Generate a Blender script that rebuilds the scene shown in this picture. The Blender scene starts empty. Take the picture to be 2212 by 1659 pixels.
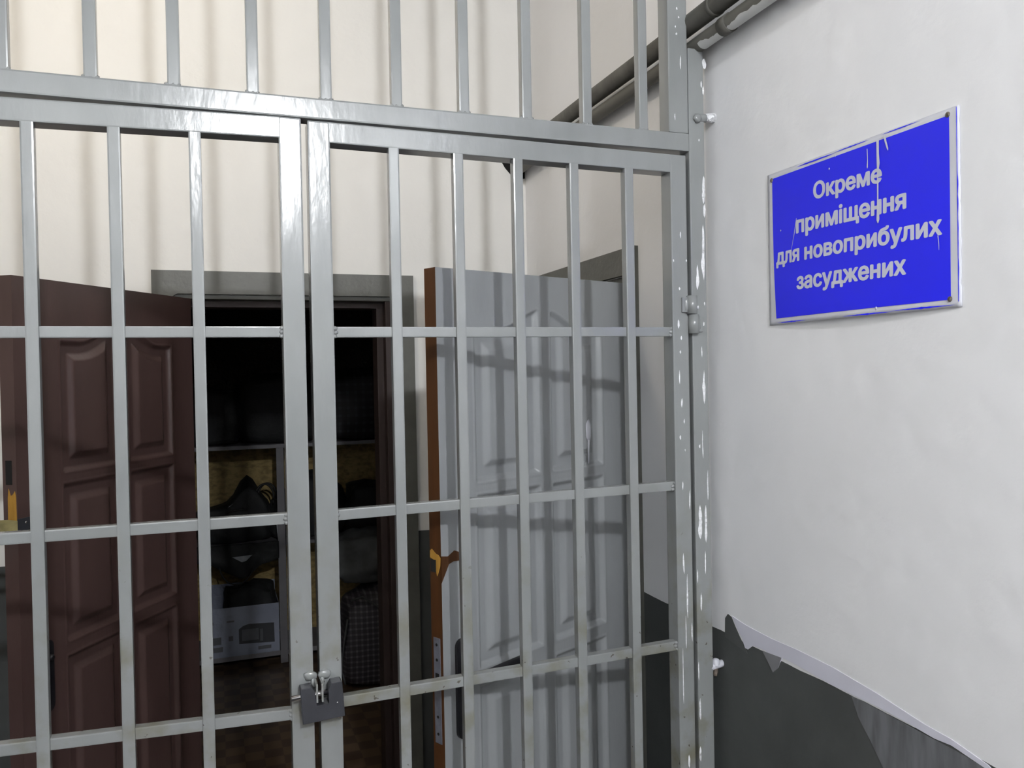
import bpy, bmesh, math, random
from mathutils import Vector, Matrix, noise
from mathutils.geometry import delaunay_2d_cdt

random.seed(7)
SC = bpy.context.scene
COL = SC.collection
H = 1.72            # eye height of the camera above the corridor floor
YG = 1.91           # front plane of the barred gate
XW = 1.30           # face of the right wall
YB = 3.354          # face of the far wall

# ------------------------------------------------------------------ camera
cam_d = bpy.data.cameras.new('camera')
cam_d.sensor_width = 36.0
cam_d.sensor_fit = 'HORIZONTAL'
cam_d.lens = 28.5657
cam_d.clip_start = 0.02
cam = bpy.data.objects.new('camera', cam_d)
COL.objects.link(cam)
r_ = Vector((0.939656, -0.341557, -0.019626))
u_ = Vector((0.022703, 0.005014, 0.99973))
f_ = Vector((0.341366, 0.939848, -0.012466))
m3 = Matrix((r_, u_, -f_)).transposed()
cam.matrix_world = Matrix.Translation((0, 0, H)) @ m3.to_4x4()
SC.camera = cam

# ------------------------------------------------------------------ world, light, exposure
w = bpy.data.worlds.new('world')
SC.world = w
w.use_nodes = True
w.node_tree.nodes['Background'].inputs[0].default_value = (0.0, 0.0, 0.0, 1)
w.node_tree.nodes['Background'].inputs[1].default_value = 0.0
SC.view_settings.view_transform = 'Standard'
SC.view_settings.look = 'None'
SC.view_settings.exposure = 0.06
SC.view_settings.gamma = 1.0
SC.view_settings.use_curve_mapping = False
LAMPS = [  # x, y, z of the globe, radius, radiance, colour
    ('main', 0.34, YG - 4.2, H + 1.58, 0.068, 1950.0, (0.96, 0.98, 1.0)),
    ('inner_fill', -0.38, 2.12, H + 1.56, 0.09, 57.0, (1.0, 0.88, 0.70)),  # unseen lamp, added for warm fill on the walls behind the gate
]
CEIL = 3.52

# ------------------------------------------------------------------ materials
def newmat(name):
    m = bpy.data.materials.new(name)
    m.use_nodes = True
    nt = m.node_tree
    return m, nt, nt.nodes['Principled BSDF']

def N(nt, typ, **kw):
    n = nt.nodes.new(typ)
    for k, v in kw.items():
        setattr(n, k, v)
    return n

def paint(name, col, rough=0.5, var=0.08, nscale=6.0, bump=0.02, bscale=60.0, spec=0.5, stretch=None, col2=None, thr=None, metallic=0.0):
    m, nt, b = newmat(name)
    L = nt.links.new
    tc = N(nt, 'ShaderNodeTexCoord')
    mp = N(nt, 'ShaderNodeMapping')
    if stretch: mp.inputs['Scale'].default_value = stretch
    L(tc.outputs['Object'], mp.inputs['Vector'])
    n1 = N(nt, 'ShaderNodeTexNoise'); n1.inputs['Scale'].default_value = nscale; n1.inputs['Detail'].default_value = 5
    L(mp.outputs[0], n1.inputs['Vector'])
    ramp = N(nt, 'ShaderNodeValToRGB')
    c2 = col2 or tuple(c * (1 - 2 * var) for c in col)
    ramp.color_ramp.elements[0].position = (thr or (0.3, 0.7))[0]
    ramp.color_ramp.elements[1].position = (thr or (0.3, 0.7))[1]
    ramp.color_ramp.elements[0].color = (*c2, 1)
    ramp.color_ramp.elements[1].color = (*col, 1)
    L(n1.outputs['Fac'], ramp.inputs['Fac'])
    L(ramp.outputs[0], b.inputs['Base Color'])
    b.inputs['Roughness'].default_value = rough
    b.inputs['Specular IOR Level'].default_value = spec
    b.inputs['Metallic'].default_value = metallic
    if bump:
        n2 = N(nt, 'ShaderNodeTexNoise'); n2.inputs['Scale'].default_value = bscale; n2.inputs['Detail'].default_value = 3
        L(mp.outputs[0], n2.inputs['Vector'])
        bp = N(nt, 'ShaderNodeBump'); bp.inputs['Strength'].default_value = 1.0; bp.inputs['Distance'].default_value = bump
        L(n2.outputs['Fac'], bp.inputs['Height'])
        L(bp.outputs[0], b.inputs['Normal'])
    return m

def wall_mat(name, col, dado_z, dado=(0.075, 0.080, 0.080)):
    """white limewash above a straight dark grey dado, both a little blotchy"""
    m, nt, b = newmat(name)
    L = nt.links.new
    tc = N(nt, 'ShaderNodeTexCoord')
    sep = N(nt, 'ShaderNodeSeparateXYZ'); L(tc.outputs['Object'], sep.inputs[0])
    nz = N(nt, 'ShaderNodeTexNoise'); nz.inputs['Scale'].default_value = 9; L(tc.outputs['Object'], nz.inputs['Vector'])
    wob = N(nt, 'ShaderNodeMath', operation='MULTIPLY_ADD'); L(nz.outputs['Fac'], wob.inputs[0])
    wob.inputs[1].default_value = 0.008; L(sep.outputs['Z'], wob.inputs[2])
    cut = N(nt, 'ShaderNodeMath', operation='GREATER_THAN'); L(wob.outputs[0], cut.inputs[0]); cut.inputs[1].default_value = dado_z + 0.004
    n1 = N(nt, 'ShaderNodeTexNoise'); n1.inputs['Scale'].default_value = 2.2; n1.inputs['Detail'].default_value = 6; L(tc.outputs['Object'], n1.inputs['Vector'])
    r1 = N(nt, 'ShaderNodeValToRGB')
    r1.color_ramp.elements[0].position = 0.3; r1.color_ramp.elements[1].position = 0.7
    r1.color_ramp.elements[0].color = (*[c * 0.95 for c in col], 1); r1.color_ramp.elements[1].color = (*col, 1)
    L(n1.outputs['Fac'], r1.inputs['Fac'])
    n3 = N(nt, 'ShaderNodeTexNoise'); n3.inputs['Scale'].default_value = 5; n3.inputs['Detail'].default_value = 8; L(tc.outputs['Object'], n3.inputs['Vector'])
    r2 = N(nt, 'ShaderNodeValToRGB')
    r2.color_ramp.elements[0].position = 0.35; r2.color_ramp.elements[1].position = 0.75
    r2.color_ramp.elements[0].color = (*[c * 0.85 for c in dado], 1); r2.color_ramp.elements[1].color = (*[c * 1.15 for c in dado], 1)
    L(n3.outputs['Fac'], r2.inputs['Fac'])
    mx = N(nt, 'ShaderNodeMix', data_type='RGBA')
    L(cut.outputs[0], mx.inputs[0]); L(r2.outputs[0], mx.inputs[6]); L(r1.outputs[0], mx.inputs[7])
    L(mx.outputs[2], b.inputs['Base Color'])
    b.inputs['Roughness'].default_value = 0.75
    b.inputs['Specular IOR Level'].default_value = 0.3
    n2 = N(nt, 'ShaderNodeTexNoise'); n2.inputs['Scale'].default_value = 14; n2.inputs['Detail'].default_value = 6; L(tc.outputs['Object'], n2.inputs['Vector'])
    bp = N(nt, 'ShaderNodeBump'); bp.inputs['Strength'].default_value = 0.5; bp.inputs['Distance'].default_value = 0.006
    L(n2.outputs['Fac'], bp.inputs['Height']); L(bp.outputs[0], b.inputs['Normal'])
    return m

M = {}
M['wall_right'] = wall_mat('white_wall_paint_right', (0.86, 0.865, 0.89), H - 0.724)
M['wall_back'] = wall_mat('white_wall_paint_far', (0.86, 0.85, 0.83), H - 0.655)
M['wall_left'] = wall_mat('white_wall_paint_left', (0.84, 0.84, 0.83), H - 0.70)
M['wall_front'] = wall_mat('corridor_end_wall_paint', (0.55, 0.55, 0.54), 1.5)
M['ceiling'] = paint('ceiling_white', (0.60, 0.60, 0.59), 0.9, 0.03)
M['floor'] = paint('corridor_floor', (0.16, 0.13, 0.11), 0.6, 0.15, 12)
M['gate_plain'] = paint('gate_grey_gloss_paint', (0.245, 0.256, 0.259), 0.17, 0.05, 14, 0.0007, 40, 0.75, (1, 1, 0.35))
def gate_paint():
    m = M['gate_plain'].copy(); m.name = 'gate_grey_paint_with_hand_dirt'; nt = m.node_tree; L = nt.links.new
    b = next(n for n in nt.nodes if n.type == 'BSDF_PRINCIPLED'); src = b.inputs['Base Color'].links[0].from_socket
    geo = N(nt, 'ShaderNodeNewGeometry'); sep = N(nt, 'ShaderNodeSeparateXYZ'); L(geo.outputs['Position'], sep.inputs[0])
    mr = N(nt, 'ShaderNodeMapRange'); L(sep.outputs['Z'], mr.inputs[0]); mr.inputs[1].default_value = 1.45; mr.inputs[2].default_value = 0.95
    nz = N(nt, 'ShaderNodeTexNoise'); nz.inputs['Scale'].default_value = 11; nz.inputs['Detail'].default_value = 6; L(geo.outputs['Position'], nz.inputs['Vector'])
    m1 = N(nt, 'ShaderNodeMapRange'); L(nz.outputs['Fac'], m1.inputs[0]); m1.inputs[1].default_value = 0.48; m1.inputs[2].default_value = 0.72
    mu = N(nt, 'ShaderNodeMath', operation='MULTIPLY'); L(mr.outputs[0], mu.inputs[0]); L(m1.outputs[0], mu.inputs[1])
    mx = N(nt, 'ShaderNodeMix', data_type='RGBA'); L(mu.outputs[0], mx.inputs[0]); L(src, mx.inputs[6]); mx.inputs[7].default_value = (0.165, 0.16, 0.115, 1)
    n2 = N(nt, 'ShaderNodeTexNoise'); n2.inputs['Scale'].default_value = 55; n2.inputs['Detail'].default_value = 4; L(geo.outputs['Position'], n2.inputs['Vector'])
    g2 = N(nt, 'ShaderNodeMath', operation='GREATER_THAN'); L(n2.outputs['Fac'], g2.inputs[0]); g2.inputs[1].default_value = 0.70
    mu2 = N(nt, 'ShaderNodeMath', operation='MULTIPLY'); L(g2.outputs[0], mu2.inputs[0]); L(mr.outputs[0], mu2.inputs[1])
    mx2 = N(nt, 'ShaderNodeMix', data_type='RGBA'); L(mu2.outputs[0], mx2.inputs[0]); L(mx.outputs[2], mx2.inputs[6]); mx2.inputs[7].default_value = (0.09, 0.085, 0.07, 1)
    L(mx2.outputs[2], b.inputs['Base Color'])
    return m
M['gate'] = gate_paint()
M['frame_grey'] = paint('frame_olive_grey_paint', (0.122, 0.124, 0.110), 0.45, 0.10, 14, 0.001, 60)
M['door_grey'] = paint('door_grey_paint', (0.285, 0.298, 0.308), 0.36, 0.05, 10, 0.0006, 80, 0.5, (1, 1, 0.3))
M['door_brown'] = paint('door_dark_red_brown_paint', (0.084, 0.050, 0.046), 0.30, 0.10, 10, 0.0004, 80, 0.6, (1, 1, 0.3))
M['edge_wood'] = paint('bare_brown_wood_edge', (0.080, 0.030, 0.009), 0.6, 0.2, 20, 0.001, 60, 0.3, (1, 1, 0.12))
M['raw_wood'] = paint('splintered_yellow_wood', (0.50, 0.27, 0.05), 0.7, 0.2, 30, 0.003, 60, 0.2, (1, 1, 0.15))
M['dark_frame'] = paint('inner_frame_dark_brown', (0.035, 0.020, 0.018), 0.55, 0.04, 14, 0.001)
M['pipe'] = paint('pipe_dark_grey_paint', (0.135, 0.132, 0.118), 0.55, 0.15, 18, 0.002, 40, 0.25)
M['whitewash'] = paint('splashed_white_paint', (0.86, 0.87, 0.90), 0.5, 0.03, 20)
M['chrome'] = paint('chrome', (0.85, 0.83, 0.84), 0.12, 0.02, 20, 0, 60, 0.5, metallic=1.0)
M['steel'] = paint('galvanised_steel', (0.34, 0.36, 0.44), 0.40, 0.15, 40, 0.0004, 90, 0.5, metallic=0.6)
M['brass'] = paint('dull_brass', (0.34, 0.29, 0.13), 0.45, 0.2, 40, 0.0004, 90, 0.5, metallic=0.5)
M['lock_body'] = paint('padlock_dark_grey', (0.036, 0.038, 0.046), 0.42, 0.1, 40, 0.0003, 120)
M['black'] = paint('black_plastic', (0.012, 0.012, 0.016), 0.45, 0.1, 20, 0)
M['hole'] = paint('dark_hollow', (0.006, 0.006, 0.006), 0.9, 0.1, 20, 0)
M['sign_white'] = paint('sign_pale_board', (0.66, 0.67, 0.74), 0.40, 0.05, 12, 0)
M['sign_blue'] = paint('sign_blue_film', (0.014, 0.016, 0.92), 0.45, 0.02, 8, 0)
M['sign_letter'] = paint('sign_pale_lettering', (0.60, 0.62, 0.74), 0.42, 0.02, 8, 0)
M['rust'] = paint('rusty_bolt', (0.22, 0.18, 0.15), 0.6, 0.3, 80)
M['smear'] = paint('lilac_white_overlap', (0.68, 0.68, 0.78), 0.75, 0.03, 10, 0)
M['smear_thin'] = paint('thin_grey_wash', (0.10, 0.105, 0.11), 0.75, 0.10, 14, 0, 60, 0.3, (3, 3, 0.5), col2=(0.17, 0.175, 0.19), thr=(0.35, 0.7))
M['smear_mid'] = paint('half_covered_grey_wash', (0.22, 0.22, 0.24), 0.75, 0.05, 14, 0)
M['dado'] = paint('dark_grey_dado', (0.075, 0.080, 0.080), 0.7, 0.08, 6, 0)
M['osb'] = paint('chipboard_strands', (0.27, 0.195, 0.075), 0.7, 0.25, 28, 0.001, 60, 0.3, (1, 1, 1.7), col2=(0.155, 0.11, 0.042), thr=(0.35, 0.6))
M['shelf_grey'] = paint('grey_shelf_board', (0.14, 0.135, 0.145), 0.6, 0.1, 12, 0)
M['bag_black'] = paint('black_nylon', (0.007, 0.008, 0.009), 0.75, 0.2, 30, 0.002, 90)
M['bag_strap'] = paint('strap_webbing', (0.012, 0.012, 0.012), 0.7, 0.2, 30, 0)
M['bag_patch'] = paint('grey_reflective_patch', (0.25, 0.265, 0.29), 0.4, 0.1, 30, 0)
M['fabric_grey'] = paint('grey_bundle_cloth', (0.085, 0.092, 0.095), 0.85, 0.25, 9, 0.01, 14)
M['box_white'] = paint('glossy_blue_white_carton', (0.20, 0.22, 0.285), 0.20, 0.08, 7, 0.004, 26, 0.6)
M['box_brown'] = paint('carton_inside', (0.35, 0.25, 0.15), 0.8, 0.1, 12)
M['box_print'] = paint('carton_print_dark', (0.02, 0.022, 0.028), 0.3, 0.1, 12, 0)
M['box_print_grey'] = paint('carton_print_grey', (0.07, 0.075, 0.085), 0.3, 0.1, 12, 0)
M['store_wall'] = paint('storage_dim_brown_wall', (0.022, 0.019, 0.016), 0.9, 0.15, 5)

def plaid_mat(name, c1, c2, c3, sc):
    m, nt, b = newmat(name); L = nt.links.new
    tc = N(nt, 'ShaderNodeTexCoord'); sep = N(nt, 'ShaderNodeSeparateXYZ'); L(tc.outputs['Object'], sep.inputs[0])
    outs = []
    for ax in ('X', 'Z'):
        mu = N(nt, 'ShaderNodeMath', operation='MULTIPLY'); L(sep.outputs[ax], mu.inputs[0]); mu.inputs[1].default_value = sc
        si = N(nt, 'ShaderNodeMath', operation='SINE'); L(mu.outputs[0], si.inputs[0])
        gt = N(nt, 'ShaderNodeMath', operation='GREATER_THAN'); L(si.outputs[0], gt.inputs[0]); gt.inputs[1].default_value = 0.45
        outs.append(gt)
    ad = N(nt, 'ShaderNodeMath', operation='ADD'); L(outs[0].outputs[0], ad.inputs[0]); L(outs[1].outputs[0], ad.inputs[1])
    hf = N(nt, 'ShaderNodeMath', operation='MULTIPLY'); L(ad.outputs[0], hf.inputs[0]); hf.inputs[1].default_value = 0.5
    rp = N(nt, 'ShaderNodeValToRGB'); e = rp.color_ramp.elements
    e[0].color = (*c1, 1); e[1].color = (*c3, 1); k = e.new(0.5); k.color = (*c2, 1)
    L(hf.outputs[0], rp.inputs['Fac']); L(rp.outputs[0], b.inputs['Base Color'])
    b.inputs['Roughness'].default_value = 0.6
    return m
M['plaid_bag'] = plaid_mat('checked_woven_plastic', (0.025, 0.022, 0.028), (0.055, 0.05, 0.06), (0.12, 0.115, 0.125), 210)
M['plaid_coat'] = plaid_mat('dark_checked_cloth', (0.006, 0.006, 0.008), (0.013, 0.013, 0.017), (0.03, 0.03, 0.04), 130)

def checker_floor():
    m, nt, b = newmat('storage_parquet_pattern_lino'); L = nt.links.new
    tc = N(nt, 'ShaderNodeTexCoord'); ck = N(nt, 'ShaderNodeTexChecker')
    ck.inputs['Scale'].default_value = 12; ck.inputs['Color1'].default_value = (0.105, 0.068, 0.042, 1); ck.inputs['Color2'].default_value = (0.062, 0.040, 0.026, 1)
    L(tc.outputs['Object'], ck.inputs['Vector']); L(ck.outputs['Color'], b.inputs['Base Color'])
    b.inputs['Roughness'].default_value = 0.5
    return m
M['store_floor'] = checker_floor()

def pipe_wash():
    """dark grey pipe whose underside carries splashes of wall white on the near side of the gate"""
    m, nt, b = newmat('pipe_grey_with_white_splashes'); L = nt.links.new
    tc = N(nt, 'ShaderNodeTexCoord'); sep = N(nt, 'ShaderNodeSeparateXYZ'); L(tc.outputs['Object'], sep.inputs[0])
    n1 = N(nt, 'ShaderNodeTexNoise'); n1.inputs['Scale'].default_value = 16; n1.inputs['Detail'].default_value = 5; L(tc.outputs['Object'], n1.inputs['Vector'])
    # Object space of the pipe: x, z measured from the pipe axis, y along the corridor
    a = N(nt, 'ShaderNodeMath', operation='SUBTRACT'); a.inputs[0].default_value = 0.0; L(sep.outputs['Z'], a.inputs[1])
    s = N(nt, 'ShaderNodeMath', operation='MULTIPLY_ADD'); L(n1.outputs['Fac'], s.inputs[0]); s.inputs[1].default_value = 0.030; L(a.outputs[0], s.inputs[2])
    g = N(nt, 'ShaderNodeMath', operation='GREATER_THAN'); L(s.outputs[0], g.inputs[0]); g.inputs[1].default_value = 0.0265
    y = N(nt, 'ShaderNodeMath', operation='LESS_THAN'); L(sep.outputs['Y'], y.inputs[0]); y.inputs[1].default_value = -0.02
    mu = N(nt, 'ShaderNodeMath', operation='MULTIPLY'); L(g.outputs[0], mu.inputs[0]); L(y.outputs[0], mu.inputs[1])
    mx = N(nt, 'ShaderNodeMix', data_type='RGBA'); mx.inputs[6].default_value = (0.135, 0.132, 0.118, 1); mx.inputs[7].default_value = (0.62, 0.63, 0.62, 1)
    L(mu.outputs[0], mx.inputs[0]); L(mx.outputs[2], b.inputs['Base Color']); b.inputs['Roughness'].default_value = 0.55; b.inputs['Specular IOR Level'].default_value = 0.25
    return m
M['pipe_wash'] = pipe_wash()

def lamp_mat(name, col, s):
    m, nt, b = newmat(name)
    b.inputs['Base Color'].default_value = (0.9, 0.9, 0.9, 1)
    b.inputs['Emission Color'].default_value = (*col, 1); b.inputs['Emission Strength'].default_value = s
    return m

# ------------------------------------------------------------------ mesh helpers
class MB:
    def __init__(self):
        self.bm = bmesh.new()
    def _mat(self, faces, mi):
        for f in faces: f.material_index = mi
    def box(self, x0, x1, y0, y1, z0, z1, mi=0, bev=0.0, mtx=None):
        r = bmesh.ops.create_cube(self.bm, size=1.0)
        vs = r['verts']
        T = Matrix.Translation(((x0 + x1) / 2, (y0 + y1) / 2, (z0 + z1) / 2)) @ Matrix.Diagonal((abs(x1 - x0), abs(y1 - y0), abs(z1 - z0), 1))
        bmesh.ops.transform(self.bm, matrix=T, verts=vs)
        fs = list({f for v in vs for f in v.link_faces})
        self._mat(fs, mi)
        allv = list(vs)
        if bev > 0:
            es = list({e for v in vs for e in v.link_edges})
            rb = bmesh.ops.bevel(self.bm, geom=es, offset=bev, segments=2, affect='EDGES', profile=0.7)
            self._mat(rb['faces'], mi)
            allv = list({v for f in rb['faces'] for v in f.verts})
            # collect the whole island
            seen = set(allv); stack = list(allv)
            while stack:
                v = stack.pop()
                for e in v.link_edges:
                    o = e.other_vert(v)
                    if o not in seen: seen.add(o); stack.append(o)
            allv = list(seen)
        if mtx is not None: bmesh.ops.transform(self.bm, matrix=mtx, verts=allv)
        return allv
    def prism(self, pts, axis, a, b, mi=0):
        """polygon pts (2D) extruded along axis 'x','y' or 'z' from a to b"""
        def p(q, t):
            return {'x': (t, q[0], q[1]), 'y': (q[0], t, q[1]), 'z': (q[0], q[1], t)}[axis]
        v0 = [self.bm.verts.new(p(q, a)) for q in pts]; v1 = [self.bm.verts.new(p(q, b)) for q in pts]
        n = len(pts); fs = [self.bm.faces.new(v0), self.bm.faces.new(list(reversed(v1)))]
        for i in range(n): fs.append(self.bm.faces.new((v0[i], v1[i], v1[(i + 1) % n], v0[(i + 1) % n])))
        self._mat(fs, mi); return v0 + v1
    def tube(self, path, r, seg=12, mi=0, cap=True):
        path = [Vector(p) for p in path]; rings = []
        up = Vector((0, 0, 1))
        for i, p in enumerate(path):
            d = (path[min(i + 1, len(path) - 1)] - path[max(i - 1, 0)]).normalized()
            a = d.cross(up)
            if a.length < 1e-3: a = d.cross(Vector((1, 0, 0)))
            a.normalize(); bb = a.cross(d).normalized()
            rr = r[i] if isinstance(r, (list, tuple)) else r
            rings.append([self.bm.verts.new(p + (a * math.cos(t) + bb * math.sin(t)) * rr) for t in (2 * math.pi * k / seg for k in range(seg))])
        fs = []
        for i in range(len(rings) - 1):
            for k in range(seg):
                fs.append(self.bm.faces.new((rings[i][k], rings[i][(k + 1) % seg], rings[i + 1][(k + 1) % seg], rings[i + 1][k])))
        for f in fs: f.smooth = True
        if cap:
            fs.append(self.bm.faces.new(list(reversed(rings[0])))); fs.append(self.bm.faces.new(rings[-1]))
        self._mat(fs, mi)
    def ball(self, c, rx, ry, rz, mi=0, sub=2, jit=0.0):
        r = bmesh.ops.create_icosphere(self.bm, subdivisions=sub, radius=1.0)
        for v in r['verts']:
            k = 1 + jit * noise.noise(v.co * 2.3 + Vector(c) * 31)
            v.co = Vector((c[0] + v.co.x * rx * k, c[1] + v.co.y * ry * k, c[2] + v.co.z * rz * k))
        fs = {f for v in r['verts'] for f in v.link_faces}
        for f in fs: f.smooth = True; f.material_index = mi
    def splash(self, x, z, hw, hh, y, mi):
        """a run of white paint on a front face at plane y: a thin domed teardrop"""
        sd = x * 517 + z * 311; big = hh > 0.03
        lean = 0.35 * noise.noise(Vector((sd, 1.7, 0)))
        left, right, mid = [], [], []; n = 12 if big else 7
        for k in range(n + 1):
            t = k / n                     # 0 at the foot of the run, 1 at its head
            wv = math.sin(math.pi * min(1, max(0.0, t)) ** (1.0)) ** 0.55
            if big: wv *= 0.45 + 0.75 * abs(noise.noise(Vector((sd, t * 3.1, 2)))) + (0.35 if t < 0.35 else 0.1)
            c = x + lean * hw * (t - 0.5) * 2 + 0.3 * hw * noise.noise(Vector((sd, t * 2.5, 5)))
            zz = z - hh + 2 * hh * t
            left.append(self.bm.verts.new((c - hw * wv, y - 0.0002, zz))); right.append(self.bm.verts.new((c + hw * wv * (0.8 + 0.4 * noise.noise(Vector((sd, t * 4, 9)))), y - 0.0002, zz)))
            mid.append(self.bm.verts.new((c, y - 0.0011, zz)))
        for k in range(n):
            for a, b_ in ((left, mid), (mid, right)):
                f = self.bm.faces.new((a[k], b_[k], b_[k + 1], a[k + 1])); f.material_index = mi; f.smooth = True
    def build(self, name, mats, parent=None, origin=None, smooth=False):
        bm = self.bm
        bmesh.ops.recalc_face_normals(bm, faces=bm.faces[:])
        o0 = Vector((0, 0, 0))
        if origin is not None: o0 = Vector(origin)
        elif parent is not None:
            top = parent
            while top.parent is not None: top = top.parent
            if top.get('_w'): o0 = Vector(top['_w'])
        if o0.length: bmesh.ops.translate(bm, verts=bm.verts[:], vec=-o0)
        me = bpy.data.meshes.new(name); bm.to_mesh(me); bm.free()
        for m in (mats if isinstance(mats, (list, tuple)) else [mats]): me.materials.append(m)
        if smooth:
            for p in me.polygons: p.use_smooth = True
        o = bpy.data.objects.new(name, me); COL.objects.link(o)
        if parent is not None:
            o.parent = parent
            if parent.type == 'MESH': pass
        elif origin is not None: o.location = origin
        return o

def empty(name, loc, rz=0.0, label=None, cat=None, group=None, local=False):
    e = bpy.data.objects.new(name, None); COL.objects.link(e)
    e.location = loc; e.rotation_euler = (0, 0, rz); e.empty_display_size = 0.05
    if not local: e['_w'] = list(loc)
    tag(e, label, cat, group)
    return e

def tag(o, label=None, cat=None, group=None, kind=None):
    if label: o['label'] = label
    if cat: o['category'] = cat
    if group: o['group'] = group
    if kind: o['kind'] = kind
    return o

def struct(mb, name, mats):
    return tag(mb.build(name, mats), kind='structure')

# ------------------------------------------------------------------ setting: corridor and storage room
YE = -4.4            # wall at the other end of the corridor, behind the camera
XL = -0.92
XP = -1.3             # end of the side passage beyond the gate
TH = 0.15
DZ = H + 0.327       # top of the far door opening
DX0, DX1 = -0.165, 0.69
RZ, RY0, RY1 = H + 0.32, 2.44, 3.235

b = MB()
b.box(XW, XW + TH, YE - TH, RY0, 0, CEIL); b.box(XW, XW + TH, RY0, RY1, RZ, CEIL); b.box(XW, XW + TH, RY1, YB + TH, 0, CEIL)
wall_right = struct(b, 'wall_right', M['wall_right'])
b = MB()
b.box(XP - TH, DX0, YB, YB + TH, 0, CEIL); b.box(DX0, DX1, YB, YB + TH, DZ, CEIL); b.box(DX1, XW, YB, YB + TH, 0, CEIL)
wall_back = struct(b, 'wall_back', M['wall_back'])
b = MB(); b.box(XL - TH, XL, YE - TH, YG + 0.06, 0, CEIL); b.box(XP, XL - TH, YG - 0.09, YG + 0.06, 0, CEIL); struct(b, 'wall_left', M['wall_left'])
b = MB(); b.box(XP - TH, XP, YG - 0.09, YB + TH, 0, CEIL); struct(b, 'wall_passage_end', M['wall_left'])
b = MB(); b.box(XL, XW, YE - TH, YE, 0, CEIL); struct(b, 'wall_front', M['wall_front'])
b = MB(); b.box(XP - TH, XW + TH, YE - TH, YB + TH, CEIL, CEIL + 0.1); struct(b, 'ceiling', M['ceiling'])
b = MB(); b.box(XP - TH, XW + TH, YE - TH, YB + 0.02, -0.1, 0.0); struct(b, 'floor', M['floor'])
# storage room beyond the far door
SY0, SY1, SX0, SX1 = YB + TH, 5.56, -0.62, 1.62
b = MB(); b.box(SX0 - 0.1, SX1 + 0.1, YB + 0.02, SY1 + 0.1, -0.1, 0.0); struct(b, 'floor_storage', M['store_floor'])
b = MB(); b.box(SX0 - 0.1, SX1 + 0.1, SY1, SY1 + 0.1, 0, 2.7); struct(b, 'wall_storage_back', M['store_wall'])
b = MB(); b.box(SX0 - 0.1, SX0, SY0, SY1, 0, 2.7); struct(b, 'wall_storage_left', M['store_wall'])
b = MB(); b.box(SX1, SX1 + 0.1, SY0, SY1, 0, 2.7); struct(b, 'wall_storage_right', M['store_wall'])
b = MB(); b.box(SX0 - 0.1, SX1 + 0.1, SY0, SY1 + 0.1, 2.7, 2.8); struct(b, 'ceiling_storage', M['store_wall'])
# dim room behind the right-hand door
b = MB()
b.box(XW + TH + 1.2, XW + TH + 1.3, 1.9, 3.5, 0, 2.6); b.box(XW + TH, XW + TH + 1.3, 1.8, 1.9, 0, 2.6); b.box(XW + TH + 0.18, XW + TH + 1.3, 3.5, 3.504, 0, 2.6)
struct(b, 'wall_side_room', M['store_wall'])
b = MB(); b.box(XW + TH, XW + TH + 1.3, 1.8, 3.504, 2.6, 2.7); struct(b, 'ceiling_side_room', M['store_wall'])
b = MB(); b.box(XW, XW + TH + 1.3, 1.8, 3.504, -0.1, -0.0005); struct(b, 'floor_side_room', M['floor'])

# overlapping whitewash along the top of the dark dado on the right wall
def wall_poly(pts, name, mat, off):
    mb = MB(); mb.prism([(y, H + z) for y, z in pts], 'x', XW - off, XW + 0.002)
    o = mb.build(name, mat); o.parent = wall_right; return o
wall_poly([(1.899, -0.735), (1.897, -0.683), (1.884, -0.668), (1.868, -0.672), (1.852, -0.692), (1.832, -0.715), (1.806, -0.740), (1.80, -0.75)], 'dado_peak', M['dado'], 0.0010)
wall_poly([(1.866, -0.668), (1.80, -0.676), (1.70, -0.680), (1.60, -0.678), (1.485, -0.680), (1.348, -0.692), (1.23, -0.708), (1.165, -0.712), (1.087, -0.726), (1.06, -0.74),
           (1.125, -0.730), (1.165, -0.724), (1.204, -0.727), (1.28, -0.722), (1.354, -0.720), (1.486, -0.722), (1.60, -0.716), (1.655, -0.715), (1.672, -0.738), (1.694, -0.762), (1.706, -0.742), (1.722, -0.718), (1.775, -0.722), (1.796, -0.738), (1.808, -0.738), (1.822, -0.715), (1.848, -0.690)], 'paint_overlap', M['smear'], 0.0014)
wall_poly([(1.425, -0.724), (1.10, -0.732), (1.05, -0.76), (0.98, -0.90), (1.32, -0.90), (1.336, -0.845), (1.372, -0.80), (1.405, -0.765)], 'paint_wash', M['smear_thin'], 0.0008)
wall_poly([(1.735, -0.722), (1.66, -0.716), (1.673, -0.745), (1.694, -0.764), (1.712, -0.745)], 'paint_wash', M['smear_mid'], 0.0017)

# ------------------------------------------------------------------ door frames
def casing(mb, axis_pts): pass
t = empty('trim_1', (0.28, YB, 0)); tag(t, 'olive grey door frame around the dark storage doorway in the far wall', 'door frame', kind='structure')
PR = 0.020
z0 = H + 0.330; z1 = H + 0.418
mb = MB(); mb.prism([(-0.223, z1), (0.781, z1), (0.69, z0), (-0.134, z0)], 'y', YB - PR, YB); mb.build('head_casing', M['frame_grey'], t)
mb = MB(); mb.prism([(0.781, z1), (0.781, 0), (0.69, 0), (0.69, z0)], 'y', YB - PR, YB); mb.build('side_casing', M['frame_grey'], t)
mb = MB(); mb.prism([(-0.223, z1), (-0.134, z0), (-0.165, z0 - 0.02), (-0.168, 0), (-0.223, 0)], 'y', YB - PR, YB); mb.build('side_casing', M['frame_grey'], t)
mb = MB()   # jamb lining with a rebate
mb.box(-0.165, 0.69, YB - 0.004, YB + TH, H + 0.312, H + 0.329, 0, 0.002); mb.build('head_jamb', M['frame_grey'], t)
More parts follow.
